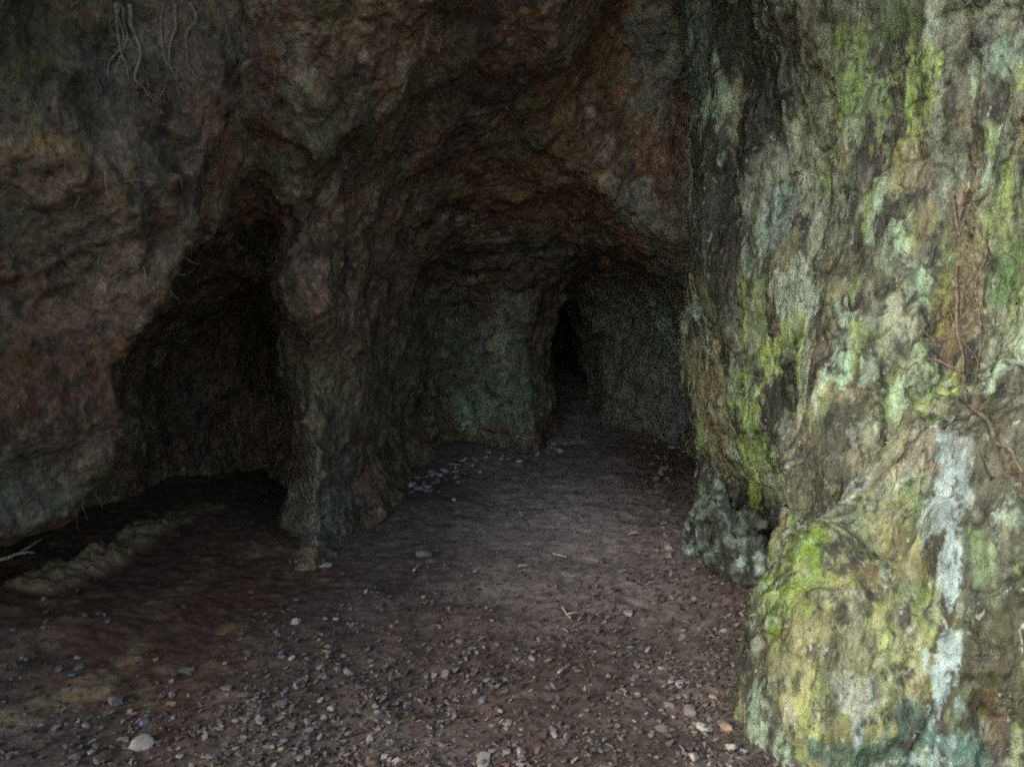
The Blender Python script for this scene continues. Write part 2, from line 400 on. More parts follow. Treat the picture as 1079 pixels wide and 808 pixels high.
FINE = lambda V: -.028*CRACK(V, 1.7, 131., .6) - .018*CRACK(V, 3.1, 133., 1.2) + .022*fbm(V, 9, 4, 24., .8, .6) + .012*fbm(V, 26, 3, 25., .9, .6) - .010*np.maximum(fbm(V, 15, 3, 26., .8, .6, ridged=True), 0)
allV, allQ = subdiv(V_c, Q_c); Nall = vnormals(allV, allQ); allV = allV + Nall*FINE(allV)[:, None]
lab4 = np.tile(lab, 4)
for k, (key, _) in enumerate(PARTS):
    q = allQ[lab4 == k]; used = np.unique(q); remap = np.full(len(allV), -1, np.int64); remap[used] = np.arange(len(used))
    bodies[key] = (allV[used], remap[q])
bodies['r'] = (V_r, Q_r)
V_l, V_m, V_o, V_b, V_e, V_t = [bodies[k][0] for k in 'lmobet']

trees = {}
def tree_of(k):
    if k not in trees:
        V, Q = bodies[k]; trees[k] = BVHTree.FromPolygons(V.tolist(), Q.tolist())
    return trees[k]
def hitter(*keys):
    def hit(px, py):
        d = Vector(ray(px, py)); best = None
        for k in keys:
            h = tree_of(k).ray_cast(Vector(CAM), d)
            if h[0] is not None and (best is None or h[3] < best[1]): best = (h[0], h[3])
        return None if best is None else np.array(best[0])
    return hit

# ---- colours of the right wall, laid out in wall coordinates (y along the wall, z up)
yy = np.array([p[0] for p in XR]); xx = np.array([p[1] for p in XR])
def wall_yz(px, py):
    a = (px - W0/2)/FPX
    ts = np.linspace(1.0, 4.98, 800); r = ray(px, py); s = r[0]/r[1]
    g = np.interp(ts, yy, xx) - s*ts
    i = int(np.argmin(np.abs(g))); y = ts[i]
    return y, CAM[2] + r[2]/r[1]*y
G = (.25, .275, .235); LIME = (.34, .44, .17); MINT = (.42, .54, .43); PALE = (.46, .50, .47); DK = (.035, .034, .028)
TAN = (.40, .35, .23); BRN = (.19, .145, .09); YEL = (.38, .38, .16); ICE = (.42, .50, .56); OLV = (.13, .14, .07); TEAL = (.10, .17, .14); PINK = (.27, .22, .17)
right_spots = [
 (772, 640, 16, 120, DK, .95), (760, 560, 20, 30, DK, .7), (1000, 60, 90, 70, (.20, .21, .19), .6), (850, 30, 80, 60, (.12, .12, .09), .8), (1050, 470, 60, 200, (.16, .15, .11), .8), (1040, 700, 45, 140, (.075, .075, .045), .95),  # first two spots paint the crevice shadow at the wall foot
 (725, 60, 30, 55, (.16, .20, .19), .8), (735, 300, 26, 120, (.10, .10, .09), .7), (745, 420, 20, 95, TAN, .8), (738, 345, 6, 30, (.34, .46, .46), .8),
 (780, 140, 22, 95, DK, .95), (762, 250, 16, 60, DK, .7), (800, 90, 14, 70, DK, .6), (808, 270, 8, 30, DK, .5), (870, 250, 8, 70, DK, .55),  # first two spots put the upper crevice's shade into the wall colour
 (805, 195, 14, 40, (.24, .27, .23), .8), (835, 200, 18, 40, PALE, .5), (825, 230, 14, 28, (.28, .36, .36), .8), (860, 120, 14, 50, (.23, .25, .2), .6),
 (912, 95, 26, 42, (.28, .38, .18), .95), (968, 100, 22, 45, LIME, .9), (948, 160, 14, 25, YEL, .8), (900, 45, 22, 30, (.2, .27, .10), .8), (935, 30, 26, 26, (.10, .16, .06), .8),
 (926, 200, 8, 75, MINT, .8), (897, 190, 5, 50, (.06, .09, .06), .8), (940, 190, 5, 60, (.3, .36, .2), .8), (915, 215, 5, 40, LIME, .7), (952, 175, 16, 22, (.40, .36, .24), .6), (940, 265, 8, 25, MINT, .8), (1000, 110, 8, 55, DK, .8), (1015, 230, 18, 30, PINK, .8),
 (1060, 60, 26, 20, (.28, .38, .34), .8), (1030, 80, 10, 26, MINT, .6), (1065, 300, 24, 34, (.14, .23, .09), .85), (1070, 95, 10, 20, LIME, .6),
 (838, 318, 24, 34, (.40, .46, .42), 1.0), (828, 375, 34, 34, LIME, .9), (786, 440, 13, 60, LIME, .8), (800, 350, 12, 40, (.3, .34, .2), .7), (788, 490, 12, 34, (.30, .40, .13), .9), (792, 545, 12, 38, (.32, .44, .08), 1.0),
 (828, 430, 24, 42, DK, .95), (850, 500, 28, 50, (.10, .09, .07), .8), (905, 460, 20, 50, (.13, .13, .10), .8), (832, 455, 8, 22, (.36, .38, .34), .5),
 (887, 375, 9, 40, MINT, .9), (914, 390, 8, 28, MINT, .9), (960, 400, 20, 34, (.32, .40, .30), .8), (972, 300, 8, 40, MINT, .9), (950, 340, 22, 18, (.36, .36, .30), .6),
 (870, 350, 7, 60, (.18, .15, .11), .7), (900, 290, 30, 24, (.16, .16, .12), .6), (990, 350, 14, 60, (.20, .16, .05), .7),
 (1015, 330, 16, 130, BRN, .75), (1010, 215, 16, 22, (.38, .26, .19), .6),
 (940, 470, 40, 40, (.33, .31, .23), .7), (975, 480, 22, 40, (.40, .34, .30), .7), (900, 520, 18, 14, (.50, .58, .60), .7), (893, 555, 12, 8, ICE, .7),
 (930, 560, 46, 40, (.30, .28, .16), .8), (1010, 480, 12, 40, (.50, .50, .55), .8), (993, 530, 22, 40, ICE, .75), (1003, 610, 12, 50, ICE, .95), (997, 680, 12, 40, ICE, .9), (985, 650, 8, 60, (.4, .45, .3), .6), (1060, 540, 14, 26, (.36, .44, .38), .6),
 (950, 760, 44, 50, TEAL, .9), (1000, 790, 30, 30, (.12, .22, .22), .8), (1010, 745, 8, 20, (.3, .4, .4), .7), (1045, 745, 12, 60, (.2, .13, .07), .6),
 (900, 680, 110, 120, (.28, .27, .14), .9), (830, 620, 36, 60, (.24, .31, .08), .85), (850, 570, 22, 26, (.13, .18, .05), .7), (880, 690, 12, 60, (.13, .105, .06), .8), (925, 610, 12, 50, (.13, .10, .05), .9), (900, 650, 9, 70, (.36, .35, .28), .7),
 (870, 745, 34, 44, (.27, .28, .15), .8), (948, 690, 26, 66, (.36, .37, .20), .8), (905, 730, 20, 26, (.50, .52, .48), .8), (930, 795, 60, 22, TEAL, .9), (798, 700, 9, 100, (.10, .09, .06), .85), (905, 775, 6, 22, ICE, .8), (965, 800, 30, 8, ICE, .6), (1003, 600, 10, 60, ICE, .9), (998, 690, 11, 40, ICE, .9), (1004, 520, 12, 50, ICE, .9)]
def paint_right(P):
    C = palette(P, [G, ((.12, .125, .10), .0), ((.36, .38, .32), .12), ((.045, .045, .04), .12), ((.24, .31, .17), .22), ((.26, .22, .15), .22)], 4.2, 100., .4, .13)
    C = blend(C, .92*sstep(.08, .17, fbm(P, 3.6, 5, 121., .22, .65)), (.045, .045, .035))
    C = blend(C, .85*sstep(.19, .25, fbm(P, 4.4, 5, 122., .4, .7)), (.40, .50, .40))
    C = blend(C, .75*sstep(.24, .31, fbm(P, 4.0, 5, 123., .35, .7)), (.30, .36, .15))
    wy = fbm(P, 5, 5, 111., .4, .7); wz = fbm(P, 19, 5, 112., .3, .75)
    hit = hitter('r')
    for px, py, rx, ry, c, a in right_spots:
        hp = hit(px, py)
        if hp is None: continue
        bulge = py > 560 and px < 985 and hp[1] < 2.75
        if bulge: R = rx/FPX*hp[1]
        else:
            y1, _ = wall_yz(px+rx, py); y0, _ = wall_yz(px-rx, py); R = max(abs(y1-y0)*.56, .02)
        Rz = ry/FPX*hp[1]
        d = np.sqrt(((P[:, 0]-hp[0])**2 + (P[:, 1]-hp[1])**2)/R**2 + ((P[:, 2]-hp[2])/Rz)**2)
        C = blend(C, a*sstep(1.1, .9, d + 1.1*wy + .9*wz), c)
    # vertical drip streaks and pale specks all over
    st = fbm(P, 30, 3, 115., .07, .6)
    C = C*(1 + .55*st[:, None])
    C = blend(C, .8*sstep(.2, .36, fbm(P, 19, 4, 116., .5, .7)), DK)
    C = blend(C, .6*sstep(.34, .46, fbm(P, 17, 4, 117., .35, .7)), (.45, .48, .44))
    ice = np.array([h for h in (hit(*q) for q in ((996, 455), (1001, 490), (1000, 520), (1004, 550), (1003, 580), (1006, 610), (1003, 640), (999, 670), (996, 700), (990, 730), (995, 760), (988, 800))) if h is not None])
    dd = np.full(len(P), 9.)
    for a, b in zip(ice, ice[1:]):
        e = b-a; w_ = P-a; t = np.clip((w_@e)/(e@e), 0, 1); dd = np.minimum(dd, np.linalg.norm(w_ - t[:, None]*e, axis=1))
    C = blend(C, .92*sstep(.034, .022, dd + .07*wy + .15*wz), (.38, .46, .53))
    return C*RIGHT_GAIN*np.array((.94, 1.06, .90))

def finish(key, name, C, mat, label):
    V, Q = bodies[key]
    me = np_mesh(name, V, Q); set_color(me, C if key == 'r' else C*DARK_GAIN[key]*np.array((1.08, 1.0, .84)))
    return tag(link(name, me, mat), label, 'cave wall' if 'roof' not in name else 'cave roof', kind='structure')

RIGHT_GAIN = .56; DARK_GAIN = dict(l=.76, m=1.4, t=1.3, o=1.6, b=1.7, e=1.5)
BR = (.105, .080, .058)
def earth(P, s, sz=.7):
    C = palette(P, [BR, ((.14, .11, .085), .05), ((.06, .045, .034), .08), ((.085, .085, .05), .15), ((.13, .085, .06), .22), ((.17, .15, .125), .32)], 2.6, s, sz, .14)
    C = blend(C, .7*sstep(.3, .45, fbm(P, 15, 4, s+9, .6, .7)), (.025, .02, .016))
    C = blend(C, .5*sstep(.36, .5, fbm(P, 24, 4, s+12, .6, .7)), (.26, .24, .21))
    return C
C = paint_right(V_r); finish('r', 'cave_wall_right', C, M_right, 'brightly lit right cave wall streaked with lime green moss and pale mineral')
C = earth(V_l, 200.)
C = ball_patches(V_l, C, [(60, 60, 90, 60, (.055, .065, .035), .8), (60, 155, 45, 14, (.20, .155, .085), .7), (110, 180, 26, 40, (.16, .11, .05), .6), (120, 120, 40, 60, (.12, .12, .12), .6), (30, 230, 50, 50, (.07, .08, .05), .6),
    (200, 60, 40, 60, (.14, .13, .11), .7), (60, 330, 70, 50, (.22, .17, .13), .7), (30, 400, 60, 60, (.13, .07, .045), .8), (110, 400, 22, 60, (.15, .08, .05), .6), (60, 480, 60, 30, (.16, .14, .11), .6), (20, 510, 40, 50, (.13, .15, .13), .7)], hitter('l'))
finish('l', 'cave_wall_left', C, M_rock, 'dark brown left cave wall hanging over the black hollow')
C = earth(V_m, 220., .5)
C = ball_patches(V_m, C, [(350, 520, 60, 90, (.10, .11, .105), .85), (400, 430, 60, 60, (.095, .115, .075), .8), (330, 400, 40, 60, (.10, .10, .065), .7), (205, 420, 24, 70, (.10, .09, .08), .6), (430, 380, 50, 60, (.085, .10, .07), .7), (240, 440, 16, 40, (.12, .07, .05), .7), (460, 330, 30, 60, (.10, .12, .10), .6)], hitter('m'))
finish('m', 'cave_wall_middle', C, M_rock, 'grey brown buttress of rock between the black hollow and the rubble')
C = earth(V_o, 240., .4)*.9
C = ball_patches(V_o, C, [(520, 400, 70, 80, (.075, .095, .08), .8), (500, 430, 30, 26, (.12, .165, .12), .85), (545, 430, 26, 30, (.10, .135, .11), .7), (525, 350, 10, 40, (.16, .18, .14), .6), (492, 445, 16, 16, (.17, .25, .17), .8)], hitter('o'))
finish('o', 'cave_outcrop', C, M_rock, 'green mossy rock outcrop at the left of the narrow passage')
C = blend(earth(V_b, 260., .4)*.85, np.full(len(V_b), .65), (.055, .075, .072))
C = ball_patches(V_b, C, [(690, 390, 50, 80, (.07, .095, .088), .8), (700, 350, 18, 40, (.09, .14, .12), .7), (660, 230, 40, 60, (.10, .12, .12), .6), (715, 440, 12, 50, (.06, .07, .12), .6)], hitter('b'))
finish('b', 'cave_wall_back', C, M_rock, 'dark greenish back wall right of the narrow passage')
finish('e', 'cave_end_wall', earth(V_e, 280.), M_rock, 'dark rock closing the far end of the narrow passage')
C = earth(V_t, 300., 1.0)
C = ball_patches(V_t, C, [(340, 40, 90, 70, (.16, .14, .11), .7), (640, 60, 90, 60, (.16, .10, .045), .7), (340, 118, 8, 8, (.34, .25, .10), .9), (620, 117, 7, 7, (.34, .24, .17), .9), (525, 95, 30, 26, (.05, .042, .045), .8),  # last spot on this row paints the shade of a hole into the roof
    (660, 225, 26, 44, (.12, .15, .14), .8), (350, 180, 80, 60, (.11, .075, .06), .6), (570, 200, 70, 60, (.12, .075, .045), .6), (400, 290, 100, 50, (.10, .09, .055), .6), (560, 280, 60, 50, (.075, .09, .08), .6), (700, 60, 40, 60, (.14, .17, .16), .8)], hitter('t'))
finish('t', 'cave_roof', C, M_rock, 'low dark brown cave roof sloping down towards the passage')

# ================================================================== BOULDERS AND LEDGES
def rock_thing(name, f, lo, hi, h, rel, fine, paint, mat, label, cat, group=None):
    V, Q = carve(f, lo, hi, h, rel, 0, fine)
    V0 = V.copy(); base = np.array(((lo[0]+hi[0])/2, (lo[1]+hi[1])/2, max(lo[2], V[:, 2].min())))
    me = np_mesh(name, V - base, Q); set_color(me, paint(V0))
    return tag(link(name, me, mat, loc=base), label, cat, group)
def outcrop_f(x, y, z):
    f = smin(ell(x, y, z, (1.09, 4.05, .12), (.09, .2, .28), 2.2), ell(x, y, z, (1.16, 3.8, .0), (.09, .2, .26), 2.2), .10)
    return smin(f, ell(x, y, z, (1.07, 4.25, -.02), (.09, .18, .2), 2.2), .08)
def outcrop_paint(P):
    C = palette(P, [(.07, .085, .07), ((.09, .13, .10), .0), ((.20, .27, .24), .2), ((.02, .025, .02), .0)], 13, 420., .7, .1)
    return C
rock_thing('lichen_rock', outcrop_f, (.75, 3.4, -.2), (1.4, 4.4, .6), .014, lambda P: fbm(P, 6, 4, 421., .7)*.09 + fbm(P, 15, 3, 422., .6)*.045,
    lambda V: .010*fbm(V, 30, 4, 423., .7, .6), outcrop_paint, M_boulder, 'small upright rock crusted with pale blue lichen beside the path', 'rock')
# hanging flowstone cones on the right wall
FM = plain_material('pale flowstone', (.13, .18, .13), .5, .7, 22, (.24, .31, .22), .5)
def on_right(px, py):
    h = tree_of('r').ray_cast(Vector(CAM), Vector(ray(px, py)))
    return h[0], h[1]
def tube(bm, pts, radii, n=8, wob=0.):
    rings = []
    for i, p in enumerate(pts):
        t = (pts[min(i+1, len(pts)-1)] - pts[max(i-1, 0)]).normalized()
        u = t.orthogonal().normalized(); 
        if i: 
            u = (pu - t*pu.dot(t)).normalized()
        pu = u; v = t.cross(u); r = radii[i]
        rings.append([bm.verts.new(p + (u*math.cos(a) + v*math.sin(a))*r*(1+random.uniform(-wob, wob))) for a in [2*math.pi*k/n for k in range(n)]])
    for a, b in zip(rings, rings[1:]):
        for k in range(n): bm.faces.new((a[k], a[(k+1) % n], b[(k+1) % n], b[k]))
    bm.faces.new(rings[0][::-1]); bm.faces.new(rings[-1])
def bm_obj(name, bm, mat, origin=None, smooth=True):
    me = bpy.data.meshes.new(name)
    if origin is not None: bmesh.ops.translate(bm, verts=bm.verts, vec=-Vector(origin))
    bm.normal_update(); bm.to_mesh(me); bm.free()
    for p in me.polygons: p.use_smooth = smooth
    return link(name, me, mat, loc=origin)

# ================================================================== ROOTS
RM = plain_material('root bark', (.10, .082, .056), .4, .95, 60, (.19, .16, .115))
RMp = plain_material('pale rootlet', (.12, .105, .085), .4, .8, 60)
def wander(a, b, n, amp, key=None, lift=.01):
    """a root creeping over the rock between two points of it"""
    out = []
    off = Vector((0, 0, 0))
    for k in range(n+1):
        f = k/n; off = off*.8 + Vector([random.uniform(-1, 1) for _ in range(3)])*amp
        p = a.lerp(b, f) + off*math.sin(math.pi*f)
        if key:
            q = tree_of(key).find_nearest(p)
            p = q[0] + q[1]*lift
        out.append(p)
    return out
def root_on_wall(pix, r0, r1, key, n=8, amp=.010, branches=0):
    h = hitter(key); P3 = [Vector(q) for q in (h(*p) for p in pix) if q is not None]
    pts = []
    for a, b in zip(P3, P3[1:]): pts += wander(a, b, n, amp, key, r0*.8)[:-1]
    pts.append(P3[-1])
    for _ in range(2):
        pts = [pts[0]] + [(pts[i-1] + pts[i]*2 + pts[i+1])/4 for i in range(1, len(pts)-1)] + [pts[-1]]
    bm = bmesh.new()
    tube(bm, pts, [r0 + (r1-r0)*i/(len(pts)-1) for i in range(len(pts))], 7, .15)
    return bm, pts
def add_branches(bm, pts, r, count, ln, key, down=.5):
    for _ in range(count):
        s = random.choice(pts[1:-1]); d = Vector((random.uniform(-.5, .5), random.uniform(-1, 1), -random.uniform(.0, 1)*down*4)).normalized()*ln*random.uniform(.4, 1.2)
        tube(bm, wander(s, s + d, 7, .012, key, r*1.2), [r*(1-.8*i/7) for i in range(8)], 5, .1)
specs = [([(1003, 205), (1012, 270), (1008, 330), (1015, 395)], .013, .010, 'thick brown root running straight down the right wall', 14, .25),
         ([(1015, 395), (1032, 435), (1062, 470), (1079, 500)], .014, .009, 'brown root slanting down to the right edge of the wall', 9, .2),
         ([(1015, 392), (985, 378), (955, 392), (930, 372)], .009, .004, 'thin brown root reaching left across the wall', 6, .15),
         ([(1040, 240), (1028, 300), (1035, 360), (1022, 420)], .008, .005, 'thin root beside the thick brown root', 10, .2),
         ([(1018, 330), (1000, 350), (990, 368), (962, 330)], .006, .003, 'short curved rootlet left of the thick brown root', 5, .12)]
for k in range(9):
    x0, y0 = random.uniform(985, 1050), random.uniform(230, 380); x1, y1 = x0 + random.uniform(-45, 45), y0 + random.uniform(30, 110)
    specs.append(([(x0, y0), ((x0+x1)/2 + random.uniform(-14, 14), (y0+y1)/2), (x1, y1)], .0045, .002, 'thin tan rootlet tangled with others round the main root on the right wall', 3, .12))
for pix, r0, r1, lab, nb, ln in specs:
    r0 *= .62; r1 *= .5
    bm, pts = root_on_wall(pix, r0, r1, 'r'); add_branches(bm, pts, r0*.2, nb*2, ln*.8, 'r')
    tag(bm_obj('tree_root', bm, RM, pts[0]), lab, 'root', 'thin rootlets tangled on the right wall' if 'tangled' in lab else None)
for k in range(9):
    x0 = random.uniform(120, 300); pix = [(x0, 4), (x0 + random.uniform(-10, 20), 40), (x0 + random.uniform(-10, 45), 85), (x0 + random.uniform(-10, 60), random.uniform(110, 150))][:random.choice((3, 4))]
    key = 'l' if x0 < 225 else 't'
    if sum(hitter(key)(*q) is not None for q in pix) < 2: continue
    bm, pts = root_on_wall(pix, random.uniform(.004, .009), .003, key, amp=.016); add_branches(bm, pts, .0022, 7, .10, key)
    tag(bm_obj('tree_root', bm, RMp, pts[0]), 'greyish root creeping down the dark rock at the top left', 'root', 'greyish roots creeping down the top left rock')
# rootlets hanging at the top left
hit_top = hitter('l', 't')
cnt = 0
for k in range(26):
    px, py = random.uniform(190, 290), random.uniform(0, 80)
    if k > 18: px, py = random.uniform(330, 460), random.uniform(5, 110)
    p = hit_top(px, py)
    if p is None: continue
    p = Vector(p); L = random.uniform(.06, .2)
    bm = bmesh.new()
    for j in range(7):
        pts = [p + Vector((random.uniform(-.04, .04), -.0, 0))]
        d = Vector((random.uniform(-.2, .6), random.uniform(-.4, .0), -1)).normalized()
        for q in range(7):
            d = (d + Vector([random.uniform(-.3, .3) for _ in range(3)])).normalized(); pts.append(pts[-1] + d*L/7*random.uniform(.7, 1.2))
        tube(bm, pts, [.0011*(1-.7*i/7) for i in range(8)], 4)
    tag(bm_obj('rootlet', bm, RMp, p), 'tuft of fine pale rootlets hanging from the dark rock at the top', 'rootlet', 'fine rootlets hanging at the top')

# ================================================================== STONES
SM = [plain_material('pale limestone', (.27, .255, .225), .35, .8, 25, (.38, .36, .32)), plain_material('grey stone', (.165, .155, .14), .35, .8, 25),
      plain_material('dark stone', (.10, .095, .09), .35, .8, 25), plain_material('tan stone', (.28, .22, .15), .35, .8, 25), plain_material('white stone', (.38, .37, .34), .3, .75, 25), plain_material('bluish stone', (.15, .165, .19), .3, .75, 25)]
def shard(seed, flat=.55, npts=14, elong=1.3):
    rs = random.Random(seed); bm = bmesh.new()
    for _ in range(npts):
        v = Vector([rs.gauss(0, 1) for _ in range(3)]).normalized()*rs.uniform(.75, 1.05)
        bm.verts.new((v.x*.5*elong, v.y*.5, v.z*.5*flat))
    bmesh.ops.convex_hull(bm, input=bm.verts)
    for v in [v for v in bm.verts if not v.link_faces]: bm.verts.remove(v)
    bmesh.ops.bevel(bm, geom=list(bm.edges), offset=.035, segments=2, affect='EDGES', clamp_overlap=True)
    me = bpy.data.meshes.new('stone'); bm.to_mesh(me); bm.free()
    return me
shapes = [shard(100+k, random.uniform(.35, .75), random.choice((9, 12, 16)), random.uniform(1.0, 1.6)) for k in range(14)]
variants = {}
def stone_mesh(k, m):
    if (k, m) not in variants:
        me = shapes[k].copy(); me.materials.append(SM[m]); variants[(k, m)] = me
    return variants[(k, m)]
stones = []
def stone(p, size, m, label, group, k=None, sink=.42, cat='stone'):
    k = random.randrange(len(shapes)) if k is None else k
    me = stone_mesh(k, m)
    o = bpy.data.objects.new('stone', me); col.objects.link(o)
    o.rotation_euler = (random.uniform(-.3, .3), random.uniform(-.3, .3), random.uniform(0, 6.28))
    o.scale = (size, size, size*random.uniform(.8, 1.1))
    zmin = min(v.co.z for v in me.vertices)*size
    o.location = (p[0], p[1], p[2] - zmin*(1-sink))
    tag(o, label, cat, group); stones.append((p[0], p[1], size)); return o
named = [(150, 788, 34, 0, 'pale flat stone nearest the camera at lower left'), (225, 795, 24, 1, 'grey stone just right of the pale flat stone at lower left'), (260, 734, 26, 1, 'flat grey stone on the gravel below the brown floor'),
 (152, 762, 15, 5, 'bluish pebble behind the pale flat stone at lower left'), (60, 768, 14, 3, 'small tan stone near the lower left corner'), (446, 587, 26, 1, 'flat grey stone lying alone on the left half of the path'),
 (409, 524, 15, 4, 'white stone at the foot of the buttress'), (343, 597, 13, 0, 'pale stone at the base of the wall left of the path'), (354, 653, 9, 4, 'tiny white pebble on the gravel at centre left'),
 (663, 648, 22, 0, 'oval pale stone on the right half of the path'), (678, 652, 10, 1, 'small grey stone touching the oval pale stone'), (705, 578, 16, 0, 'pale stone by the lichen crusted rock'),
 (735, 634, 28, 1, 'long grey stone near the dark foot of the right wall'), (718, 721, 18, 4, 'white angular stone in front of the dark crevice'), (727, 751, 26, 1, 'wide grey stone left of the boulder'),
 (766, 768, 22, 3, 'brown upright stone beside the boulder'), (742, 768, 18, 4, 'pale stone beside the brown upright stone'), (772, 788, 24, 0, 'pale stone closest to the bottom of the boulder'),
 (583, 772, 15, 4, 'pale stone alone at the bottom centre of the path'), (657, 730, 12, 3, 'tan pebble in the middle of the foreground gravel'), (690, 634, 14, 1, 'grey stone behind the oval pale stone'),
 (700, 769, 20, 1, 'grey stone left of the pale stones at bottom right'), (290, 775, 12, 3, 'small tan pebble on the foreground gravel'), (120, 742, 22, 1, 'grey stone beside the low ridge of earth'),
 (510, 803, 26, 0, 'pale flat stone at the bottom edge of the photo'), (198, 708, 18, 1, 'grey stone at the edge between gravel and brown floor'), (150, 775, 14, 2, 'dark stone behind the pale flat stone'), (730, 800, 22, 0, 'pale stone at the bottom edge near the boulder')]
for px, py, w, m, lab in named:
    p = on_ground(px, py); d = p[1]
    stone(p, w/FPX*d/1.15, m, lab, None, sink=.25)
def scatter(region, n, wr, mats, label, group, jitter=None):
    c = 0; tries = 0
    while c < n and tries < n*20:
        tries += 1
        px, py = region()
        p = on_ground(px, py); s = random.triangular(wr[0], wr[1], wr[0])/FPX*p[1]
        if any((p[0]-a)**2 + (p[1]-b)**2 < (.42*(s+t))**2 for a, b, t in stones): continue
        stone(p, s, random.choice(mats), label, group); c += 1
def tri(ax, ay, bx, by, w):
    def f():
        t = random.random(); return ax+(bx-ax)*t + random.gauss(0, w), ay+(by-ay)*t + random.gauss(0, w*.55)
    return f
scatter(tri(425, 515, 552, 472, 10), 80, (5, 15), (0, 1, 1, 4), 'angular grey stone in the rubble heaped at the foot of the mossy outcrop', 'rubble at the foot of the mossy outcrop')
scatter(tri(578, 474, 604, 462, 5), 14, (6, 13), (0, 1, 3), 'small stone in the little pile at the passage mouth', 'little pile of stones at the passage mouth')
scatter(tri(685, 455, 715, 620, 9), 34, (5, 14), (0, 1, 1), 'small stone strewn along the right edge of the path', 'stones along the right edge of the path')
scatter(lambda: (random.uniform(60, 440), 808 - 165*random.random()**1.3), 75, (7, 17), (1, 1, 1, 2, 2, 3, 0, 5), 'small angular stone strewn over the gravel at lower left', 'stones strewn over the gravel at lower left')
scatter(lambda: (random.uniform(430, 780), 812 - 150*random.random()**1.3), 70, (6, 15), (1, 1, 1, 2, 2, 3, 0, 5), 'small angular stone strewn over the gravel at lower right', 'stones strewn over the gravel at lower right')
scatter(lambda: (random.uniform(400, 700), random.uniform(520, 660)), 16, (5, 9), (0, 1), 'pebble lying singly on the bare path', 'single pebbles on the bare path')

# gravel too fine to count
def chips(name, n, sampler, size, cols, label, cat):
    base = []
    for s in range(6):
        rs = random.Random(900+s); bm = bmesh.new()
        for _ in range(8):
            v = Vector([rs.gauss(0, 1) for _ in range(3)]).normalized(); bm.verts.new((v.x*.6, v.y*.45, v.z*.25))
        bmesh.ops.convex_hull(bm, input=bm.verts); bmesh.ops.triangulate(bm, faces=bm.faces)
        bm.verts.index_update(); used = [v for v in bm.verts if v.link_faces]; ix = {v: i for i, v in enumerate(used)}
        base.append((np.array([v.co[:] for v in used]), np.array([[ix[v] for v in f.verts] for f in bm.faces]))); bm.free()
    xy = sampler(n); n = len(xy)
    z = ground_h(xy[:, 0], xy[:, 1])
    Vs, Fs, Cs = [], [], []; off = 0
    for i in range(n):
        v, f = base[i % 6]; s = size*(.35 + RNG.rand()**3*1.6); a = RNG.rand()*6.28
        ca, sa = math.cos(a), math.sin(a); ti = RNG.randn()*.35
        w = np.stack([v[:, 0]*ca - v[:, 1]*sa, v[:, 0]*sa + v[:, 1]*ca, v[:, 2] + v[:, 0]*ti], 1)*s + (xy[i, 0], xy[i, 1], z[i] + s*.18 + .006)
        Vs.append(w); Fs.append(f + off); off += len(v)
        c = np.array(cols[RNG.randint(len(cols))])*(.7 + .6*RNG.rand()); Cs.append(np.tile(c, (len(v), 1)))
    me = np_mesh(name, np.concatenate(Vs), np.concatenate(Fs), smooth=False); set_color(me, np.concatenate(Cs))
    return tag(link(name, me, attr_material(name+' chips')), label, cat, kind='stuff')
def samp(n):
    out = []
    x = RNG.uniform(-2.2, 1.5, n*4); y = 1.9 + 6.4*RNG.rand(n*4)**1.8
    P = np.stack([x, y, 0*x], 1)
    dens = sstep(4.2, 2.7, y) + .10
    dens = dens + .5*np.exp(-((x-1.25)/.3)**2) + 1.2*np.exp(-(((x+.5)/.45)**2 + ((y-6.3)/.6)**2))
    dens *= (.35 + .65*sstep(-.15, .25, fbm(P, 2.5, 3, 500.)))
    dens *= 1 - .9*sstep(-1.0, -1.5, x - .35*(y-2.6))*sstep(2.5, 2.9, y)
    k = RNG.rand(len(x)) < dens
    return P[k][:n, :2]
chips('gravel', 26000, samp, .016, [(.065, .055, .05), (.10, .09, .083), (.14, .13, .12), (.04, .034, .03), (.19, .18, .17), (.10, .07, .05), (.09, .08, .075)], 'fine dark gravel and grit covering the foreground floor', 'gravel')

# dry leaves and twigs on the path
LM = plain_material('dry leaf', (.38, .34, .27), .25, .8, 20, (.48, .43, .34)); TM = plain_material('dry twig', (.36, .33, .28), .3, .8, 40)
def leaf_mesh(seed):
    rs = random.Random(seed); bm = bmesh.new(); n = 8; top = []
    for i in range(n+1):
        t = i/n; w = .30*math.sin(math.pi*min(t*1.02+.01, 1))**.8; x = t-.5
        c = .10*math.sin(t*3+seed); row = [bm.verts.new((x, s*w*rs.uniform(.8, 1.1), c + abs(s)*w*.35)) for s in (-1, 0, 1)]
        top.append(row)
    for a, b in zip(top, top[1:]):
        for k in range(2): bm.faces.new((a[k], a[k+1], b[k+1], b[k]))
    bmesh.ops.solidify(bm, geom=list(bm.faces), thickness=.03)
    me = bpy.data.meshes.new('dry_leaf'); bm.to_mesh(me); bm.free(); me.materials.append(LM)
    return me
leaves = [leaf_mesh(k) for k in range(4)]
def leaf(px, py, w, label, group=None):
    p = on_ground(px, py); s = w/FPX*p[1]
    o = bpy.data.objects.new('dry_leaf', random.choice(leaves)); col.objects.link(o)
    o.location = (p[0], p[1], p[2] + .006 + s*.04); o.scale = (s, s*random.uniform(.6, 1.1), s); o.rotation_euler = (random.uniform(-.25, .25), random.uniform(-.2, .2), random.uniform(-.6, .6))
    tag(o, label, 'leaf', group)
leaf(708, 601, 22, 'long pale dry leaf lying below the lichen crusted rock')
leaf(668, 565, 15, 'pale dry leaf on the right side of the path nearest the wall')
leaf(553, 607, 12, 'small curled dry leaf near the middle of the path')
leaf(445, 574, 14, 'dry leaf just behind the flat grey stone on the path')
